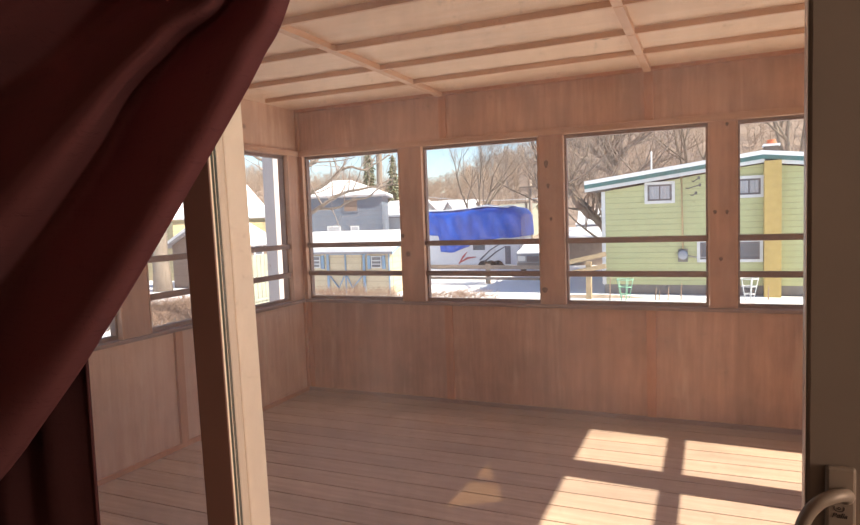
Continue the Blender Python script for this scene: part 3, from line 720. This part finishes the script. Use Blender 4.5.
# ---- grey-blue hipped house behind the shed
def hip_house(name, label, x0, x1, y0, y1, ze_, zr, wm, rm_, cat='house', snow_=True, ridge=.35, group=None, ridge2=None):
    h = empty(name, ((x0 + x1) / 2, y0, GZ)); tag(h, label, cat, group)
    B(x0, x1, y0, y1, GZ - .1, ze_).build('wall', wm, h)
    o = .35; ym = (y0 + y1) / 2; rx0 = x0 + (x1 - x0) * ridge; rx1 = x1 - (x1 - x0) * (ridge2 or ridge)
    for nm, mt, dz, oo in (('roof', rm_, 0, o), ('roof_snow', M['snow'], .12, o - .03)):
        if nm == 'roof_snow' and not snow_: continue
        vs = [(x0 - oo, y0 - oo, ze_ + dz), (x1 + oo, y0 - oo, ze_ + dz), (x1 + oo, y1 + oo, ze_ + dz), (x0 - oo, y1 + oo, ze_ + dz), (rx0, ym, zr + dz), (rx1, ym, zr + dz)]
        lo = [(a, b, c - .11) for a, b, c in vs[:4]]
        MB().add(vs + lo, [(0, 1, 5, 4), (1, 2, 5), (2, 3, 4, 5), (3, 0, 4), (0, 6, 7, 1), (1, 7, 8, 2), (2, 8, 9, 3), (3, 9, 6, 0), (6, 9, 8, 7)]).build(nm, mt, h)
    return h
YB = 30
bx0, bz0 = PX(322, 197, YB); bx1, _ = PX(376, 197, YB); _, bzr = PX(330, 180, YB + 1.8)
bh = hip_house('blue_house', 'grey-blue sided house with a low blue-shadowed snowy roof behind the shed', bx0 - .6, bx1 + .1, YB, YB + 4.2, bz0, bzr - .2, M['bluehouse'], M['greyroof'], ridge=.25, ridge2=.48)
bh.rotation_euler = (0, 0, radians(22))
for (a, b_, c, d) in ((343, 199, 357, 212), (350, 226, 358, 236), (330, 226, 342, 236)):
    x0, z1 = PX(a, b_, YB); x1, z0 = PX(c, d, YB)
    w = B(x0, x1, YB - .06, YB + .02, z0, z1).build('window', M['white'] if b_ > 200 else M['bluehouse'], bh)
    B(x0 + .08, x1 - .08, YB - .07, YB - .061, z0 + .08, z1 - .08).build('pane', M['wcurtain'] if b_ > 200 else M['brownhouse'], w)
def gable_house(name, label, x0, x1, y0, y1, ze_, zr, wm, cat='house', axis='x', rm_=None, group=None, snow_=True):
    h = empty(name, ((x0 + x1) / 2, y0, GZ)); tag(h, label, cat, group)
    B(x0, x1, y0, y1, GZ - .1, ze_).build('wall', wm, h); o = .3
    if axis == 'x':
        m_ = (y0 + y1) / 2; MB().prism([(y0, ze_), (y1, ze_), (m_, zr)], 'x', x0, x1).build('gable', wm, h)
        e0, e1, a, b_ = y0 - o, y1 + o, x0 - o, x1 + o
    else:
        m_ = (x0 + x1) / 2; MB().prism([(x0, ze_), (x1, ze_), (m_, zr)], 'y', y0, y1).build('gable', wm, h)
        e0, e1, a, b_ = x0 - o, x1 + o, y0 - o, y1 + o
    k_ = (zr - ze_) / (m_ - (e0 + o)); zz = ze_ - o * k_
    for e in (e0, e1):
        MB().prism([(e, zz), (m_, zr), (m_, zr + .08), (e, zz + .08)], axis, a, b_).build('roof', rm_ or M['greyroof'], h)
        if snow_: MB().prism([(e, zz + .081), (m_, zr + .081), (m_, zr + .24), (e, zz + .2)], axis, a - .02, b_ + .02).build('roof_snow', M['snow'], h)
    return h
def gh_px(name, label, px0, px1, pe, pr, Y, dep, wm, axis='x', cat='house', **k):
    x0, z_e = PX(px0, pe, Y); x1, _ = PX(px1, pe, Y); _, z_r = PX((px0 + px1) / 2, pr, Y + (dep / 2 if axis == 'x' else 0))
    return gable_house(name, label, x0, x1, Y, Y + dep, z_e, z_r, wm, cat, axis, **k)
o1 = gh_px('outbuilding', 'small white outbuilding with a snowy roof right of the grey-blue house', 379, 411, 217, 204, 36, 5, M['white'], cat='outbuilding')
o2 = gh_px('white_house', 'white house with a steep snowy gable left above the tarped camper', 418, 462, 222, 203, 55, 8, M['white'], axis='x')
o3 = gh_px('white_house', 'snow-roofed white annex with its gable end facing right above the tarp', 440, 459, 219, 203, 47, 5, M['white'], axis='y')
x0, z0 = PX(452, 216, 47)
B(x0 - .5, x0 + .5, 46.94, 47.02, z0 - .5, z0 + .3).build('window', M['wglass'], o3)
o4 = gh_px('pale_roofed_house', 'distant house with a pale green snow-dusted roof beyond the tarped camper', 493, 527, 217, 205, 60, 7, M['tan_roof'], rm_=M['tan_roof'], snow_=False)
o5 = gh_px('grey_cottage', 'low grey building with a snowy roof seen past the left edge of the green house', 556, 606, 240, 231, 32, 4, M['greywood'], cat='building')

# ---- tarped camper
YR = 29.5
cp = empty('camper_trailer', (-9, YR, GZ)); tag(cp, 'white camper trailer parked under a blue tarp in the snow', 'camper')
rx0, _ = PX(414, 240, YR); rx1, rzt = PX(519, 240, YR); rzb = PX(470, 265, YR)[1]; rtop = PX(470, 218, YR)[1]
MB().prism([(rx0, rzb + .55), (rx0 + .35, rzb), (rx1, rzb), (rx1 + .1, rtop - .3), (rx1 - .1, rtop), (rx0 + .2, rtop), (rx0 - .1, rtop - .8)], 'y', YR, YR + 2.5).build('body', M['rv'], cp, bevel=.05)
def rq(px0, py0, px1, py1, d=.02): 
    x0, z1 = PX(px0, py0, YR); x1, z0 = PX(px1, py1, YR); return B(x0, x1, YR - d, YR + .01, z0, z1)
rq(473, 243.5, 485, 250).build('side_window', M['wglass'], cp)
rq(505, 246, 511, 264).build('entry_door', M['rvtrim'], cp)
for pts_ in ([(459, 263), (468, 258), (476, 257)], [(459, 264), (463, 257), (467, 252)]):
    mb = MB(); P_ = [atY(a, b, YR - .02) for a, b in pts_]; mb.tube(P_, [.03, .06, .02], 6); mb.build('red_stripe', M['rvred'], cp)
for pts_ in ([(480, 260), (490, 250), (500, 244)], [(484, 262), (496, 252), (506, 246)]):
    mb = MB(); P_ = [atY(a, b, YR - .02) for a, b in pts_]; mb.tube(P_, [.05, .035, .02], 6); mb.build('grey_stripe', M['rvtrim'], cp)
for a in (484, 491, 498):
    p = atY(a, 264.5, YR); mb = MB(); mb.tube([(p.x, YR - .05, rzb - .1), (p.x, YR + .2, rzb - .1)], .36, 18); mb.build('wheel', M['tyre'], cp)
# the tarp: a draped shell over the camper
tp_ = empty('tarpaulin', (-9, YR, rtop)); tag(tp_, 'bright blue tarpaulin draped over the white camper', 'tarpaulin')
rows = []
tx0 = rx0 - .3; tx1 = rx1 + .17
prof = lambda u: PX(414, 250, YR)[1]
topz = lambda u: rtop + .20 + .25 * min(1, u * 2.2) + .06 * sin(u * 11) - (.45 * max(0, (u - .92) / .08) ** 2)
hem_px = [(408, 234), (430, 235), (440, 236), (441.5, 252), (456, 252), (470, 246), (472, 240.5), (500, 238.5), (528, 236), (532, 234)]
def hemz(x):
    for (a, za), (b, zb) in zip(hem_px[:-1], hem_px[1:]):
        xa, xb = PX(a, za, YR)[0], PX(b, zb, YR)[0]
        if xa <= x <= xb: t = (x - xa) / (xb - xa); return PX(a, za, YR)[1] * (1 - t) + PX(b, zb, YR)[1] * t
    return PX(532, 234, YR)[1] if x > 0 else PX(532, 236, YR)[1]
nx = 90
for j in range(22):
    row = []
    for i in range(nx + 1):
        u = i / nx; x = tx0 + (tx1 - tx0) * u; tz = topz(u); hz = hemz(x)
        if j < 9: t = j / 9; y = YR - .14 - .10 * sin(x * 2.3 + t) * (1 - t) - .05 * sin(x * 6.1 + t * 4); z = hz + (tz - .15 - hz) * t
        elif j < 13: t = (j - 9) / 3; y = YR - .14 + t * .9; z = tz - .15 + .25 * sin(t * pi / 2) * 1
        else: t = (j - 12) / 9; y = YR + .76 + t * 1.9; z = tz + .10 - (0 if t < .95 else 1.0)
        row.append(Vector((x, y, z + .02 * sin(x * 5 + j))))
    rows.append(row)
MB().grid(rows).build('tarp_sheet', M['tarp'], tp_, solid=.02)
# right end flap closing the shell
ec = [r[-1] for r in rows]; ec.append(Vector((ec[-1].x, ec[-1].y, ec[0].z)))
MB().add(ec, [tuple(range(len(ec)))]).build('end_flap', M['tarp'], tp_)
rows = []
for j in range(8):
    rows.append([Vector((tx0 + .5 + (tx1 - tx0 - 1.3) * i / 40, YR + .25 + j * .3, topz(.04 + i / 40 * .88) + .10 + .12 * sin(pi * (j + .3) / 7.5) * (.6 + .4 * sin(i * .5)))) for i in range(41)])
MB().grid(rows).build('snow_layer', M['snow'], tp_, solid=.05)

# ---- snowy pickup / SUV at the right of the second window
def car(label, px0, px1, pyb, Y, group=None, ht=1.75):
    x0 = PX(px0, 262, Y)[0]; x1 = PX(px1, 262, Y)[0]; c = empty('car', ((x0 + x1) / 2, Y, GZ)); tag(c, label, 'car', group)
    L = 4.6; zb = PX((px0 + px1) / 2, pyb, Y)[1]; zb = max(zb, GZ)
    y0 = Y; w2 = (x1 - x0)
    MB().prism([(y0, zb + .35), (y0, zb + .85), (y0 + .9, zb + 1.0), (y0 + 1.5, zb + ht - .1), (y0 + 3.6, zb + ht), (y0 + 4.4, zb + 1.0), (y0 + 4.5, zb + .4)], 'x', x0, x1).build('body', M['silver'], c, bevel=.06)
    MB().prism([(y0 - .02, zb + .86), (y0 + .9, zb + 1.01), (y0 + 1.5, zb + ht - .08), (y0 + 3.6, zb + ht + .02), (y0 + 3.6, zb + ht + .17), (y0 + 1.4, zb + ht + .08), (y0 + .85, zb + 1.15), (y0 - .02, zb + .98)], 'x', x0 - .02, x1 + .02).build('snow_cover', M['snow'], c, bevel=.05)
    B(x0 + .5, x1 - .5, y0 - .02, y0 + .02, zb + .5, zb + .78).build('grille', M['dark'], c)
    for a in (x0 + .08, x1 - .42): B(a, a + .34, y0 - .03, y0 + .02, zb + .55, zb + .78).build('headlight', M['white'], c)
    B(x0 + .02, x1 - .02, y0 - .06, y0 + .03, zb + .30, zb + .46).build('bumper', M['foundation'], c)
    for a in (x0, x1 - .22):
        for yy in (y0 + .8, y0 + 3.5): MB().tube([(a, yy, zb + .33), (a + .22, yy, zb + .33)], .34, 16).build('wheel', M['tyre'], c)
car('grey car under thick snow parked right of the camper', 517, 549, 272, 25.5, ht=1.25)
car('snow-buried car left of the green house corner', 576, 606, 236, 44, ht=1.9)

# ---- fences, poles
f1 = empty('rail_fence', (-6, 22, GZ)); tag(f1, 'low wooden rail fence in the snow in front of the camper', 'fence')
YFn = 22.0
for (ya, yb, hh) in ((266.5, 267.5, .17), (277.5, 279, .12)):
    a = atY(410, ya, YFn); b_ = atY(552, yb, YFn); MB().beam(a, b_, .06, hh).build('rail', M['greywood'], f1)
for px in (412, 487, 552):
    a = atY(px, 264, YFn); B(a.x - .09, a.x + .09, YFn + .03, YFn + .2, GZ - .1, a.z).build('fence_post', M['greywood'], f1)
f2 = empty('rail_fence', (-1, 17, GZ)); tag(f2, 'yellowed wooden rail fence sloping beside the green house corner', 'fence')
YF2 = 17.5
for (p0, p1) in (((556, 265), (606, 254)), ((556, 276), (606, 266))):
    MB().beam(atY(*p0, YF2), atY(*p1, YF2), .06, .16).build('rail', M['oldwood'], f2)
a = atY(588, 262, YF2); B(a.x - .09, a.x + .09, YF2 + .035, YF2 + .2, GZ - .1, a.z).build('fence_post', M['oldwood'], f2)
for px, top_, Y, lab in ((530, 180, 40, 'taller weathered utility pole right of the tarped camper'), (526, 196, 46, 'shorter utility pole just left of the taller pole beyond the camper')):
    a = atY(px, top_, Y); p = empty('utility_pole', (a.x, Y, GZ)); tag(p, lab, 'utility pole')
    MB().tube([(a.x, Y, GZ - .2), (a.x, Y, a.z)], [.15, .11], 10).build('pole', M['pole'], p)
    MB().beam((a.x - .8, Y - .1, a.z - .5), (a.x + .8, Y - .1, a.z - .5), .09, .11).build('crossarm', M['pole'], p)
a = atY(428, 197, 45); b_ = atY(560, 196, 41)
mb = MB(); mb.tube([a.lerp(b_, t / 10) - Vector((0, 0, .3 * (1 - (t / 5 - 1) ** 2))) for t in range(11)], .03, 5); tag(mb.build('power_line', M['white']), 'pale power line strung across the hillside above the tarp', 'power line')

# ---- plants, stakes
for i, (px, py, top_) in enumerate(((610, 297, 276), (655.5, 298, 288), (659, 298, 291), (681, 298, 283), (668, 297, 287), (768, 297, 285))):
    p = atZ(px, min(300, py + 3)); t_ = atY(px, top_, p.y)
    k = empty('garden_stake', tuple(p)); tag(k, 'thin dry garden stake in the snow before the green house', 'stake', 'garden stakes before the green house')
    mb = MB(); mb.tube([p - Vector((0, 0, .1)), p.lerp(Vector((p.x + .02, p.y, t_.z)), .6), Vector((p.x + .03, p.y, t_.z))], [.022, .018, .010], 5); mb.build('stem', M['brush'], k)
for i, (px, lab) in enumerate(((625, 'green wire plant cage under the third back window'), (749, 'pale wire plant cage in front of the ochre chimney'))):
    p = atZ(px, 300); k = empty('plant_cage', tuple(p)); tag(k, lab, 'plant cage'); mb = MB()
    for q in range(5):
        an_ = 2 * pi * q / 5; mb.tube([p + Vector((cos(an_) * .12, sin(an_) * .12, -.05)), p + Vector((cos(an_) * .28, sin(an_) * .28, .75))], .014, 5)
    for z_, r_ in ((.2, .16), (.45, .22), (.7, .27)): mb.tube([p + Vector((cos(w * .524) * r_, sin(w * .524) * r_, z_)) for w in range(13)], .014, 5)
    mb.build('wire_frame', M['wire'] if i == 0 else M['white'], k)
# bare earth and low snow drift
def patch(name, px, py, Y, rx, ry, mt, label, hgt=.10, seed=1):
    c = atZ(px, py); rn = random.Random(seed); rows = []
    for i in range(7):
        r = i / 6; rows.append([Vector((c.x + cos(a) * rx * r * (1 + .15 * sin(3 * a + seed)), c.y + sin(a) * ry * r * (1 + .2 * sin(2 * a)), GZ + hgt * (1 - r * r) - .01)) for a in [2 * pi * k / 24 for k in range(25)]])
    o = MB().grid(rows).build(name, mt); o['kind'] = 'structure'; return o
patch('trim_bare_earth', 598, 297, 0, 1.5, .35, M['bare'], '')
# dry brush
def brush(label, cx, cy, rx, ry, n, h, seed, name='dry_brush', gz=GZ):
    rn = random.Random(seed); mb = MB()
    for i in range(n):
        a = rn.uniform(0, 6.28); r = rn.random() ** .6; b = Vector((cx + cos(a) * rx * r, cy + sin(a) * ry * r, gz - .05))
        hh = h * rn.uniform(.4, 1.1) * (1 - .5 * r); d = Vector((rn.uniform(-.7, .7), rn.uniform(-.7, .7), 1)) * hh
        p1 = b + d * .5 + Vector((rn.uniform(-.1, .1), rn.uniform(-.1, .1), 0)); p2 = b + d + Vector((rn.uniform(-.25, .25), rn.uniform(-.25, .25), -.1 * hh))
        mb.tube([b, p1, p2], [.012, .009, .005], 3, cap=False)
        for q in range(3):
            s = p1.lerp(p2, rn.random()); mb.tube([s, s + Vector((rn.uniform(-.25, .25), rn.uniform(-.25, .25), rn.uniform(-.1, .25)))], [.007, .003], 3, cap=False)
    o = mb.build(name, M['brush'], fix=False); tag(o, label, 'brush', kind='stuff'); return o
p = atY(352, 290, 14.5); brush('tangled dry brush in front of the cream shed doors', p.x, 14.5, 2.6, 1.2, 650, 1.0, 1)
p = atY(440, 297, 17); brush('low dry brush in the snow below the camper fence', p.x + .6, 17.5, 1.6, .8, 160, .35, 2)
p = atZ(172, 318); brush('dense dry brush outside the left porch wall', p.x, p.y, 1.9, 2.6, 1300, .9, 3)

# ---- beyond the left wall
a = atX(273, 155, -1.3); b_ = atX(282, 290, -1.3)
pw = empty('square_post', (-1.3, (a.y + b_.y) / 2, GZ)); tag(pw, 'white square post standing outside the left corner window', 'post')
yy = a.y + .0
B(-1.38, -1.22, yy - .11, yy + .15, GZ, 2.9).build('post_shaft', M['pinkwhite'], pw, bevel=.01)
B(-1.43, -1.17, yy - .16, yy + .20, GZ - .05, GZ + .2).build('post_base', M['pinkwhite'], pw, bevel=.01)
def lh(name, label, px0, px1, pe, pr, X, dep, wm, **k):
    """house beyond the left wall: facade in the plane X, seen between columns px0 and px1"""
    y0 = atX(px0, pe, X).y; y1 = atX(px1, pe, X).y; z_e = atX((px0 + px1) / 2, pe, X).z; z_r = atX((px0 + px1) / 2, pr, X).z
    return gable_house(name, label, X - dep, X, min(y0, y1), max(y0, y1), z_e, z_r + .3, wm, axis='y', **k)
h1 = lh('yellow_house', 'yellow house with a steep snowy roof seen through the left corner window', 172, 266, 214, 142, -24, 9, M['yellowhouse'])
h2 = lh('brown_building', 'low brown building with a snowy roof and a white window, beyond the left corner window', 236, 270, 243, 228, -17, 4, M['brownhouse'], cat='building')
wy = atX(258, 250, -17)
w = B(-17.02, -16.95, wy.y - .35, wy.y + .35, wy.z - .3, wy.z + .35).build('window', M['white'], h2)
B(-16.95, -16.94, wy.y - .25, wy.y + .25, wy.z - .2, wy.z + .25).build('pane', M['wglass'], w)
h3 = lh('white_house', 'white snow-roofed house seen far off beside the broad grey trunk', 150, 188, 246, 236, -32, 8, M['white'])
# picket fence and red cart seen low in the corner window
a = atX(240, 265, -11); b_ = atX(275, 262, -11)
fp = empty('picket_fence', (-11, a.y, GZ)); tag(fp, 'pale yellow-green board fence beyond the left corner window', 'fence')
y_ = a.y
while y_ < b_.y:
    B(-11.02, -10.98, y_, y_ + .195, GZ, atX(255, 255, -11).z).build('board', M['tan_roof'], fp); y_ += .21
MB().beam((-10.94, a.y, GZ + .4), (-10.94, b_.y, GZ + .4), .04, .09).build('rail', M['tan_roof'], fp)
c = atZ(254, 291); rc = empty('garden_cart', (c.x, c.y, GZ)); tag(rc, 'red garden cart in the snow beyond the left corner window', 'cart')
MB().prism([(c.y - .32, GZ + .35), (c.y + .32, GZ + .35), (c.y + .42, GZ + .7), (c.y - .42, GZ + .7)], 'x', c.x - .5, c.x + .3).build('tub', M['red'], rc)
for s in (-.36, .36): MB().tube([(c.x - .1, c.y + s - .03, GZ + .22), (c.x - .1, c.y + s + .03, GZ + .22)], .22, 14).build('wheel', M['tyre'], rc)
MB().tube([(c.x + .3, c.y, GZ + .5), (c.x + .9, c.y, GZ + .85)], .025, 6).build('cart_handle', M['dark'], rc)
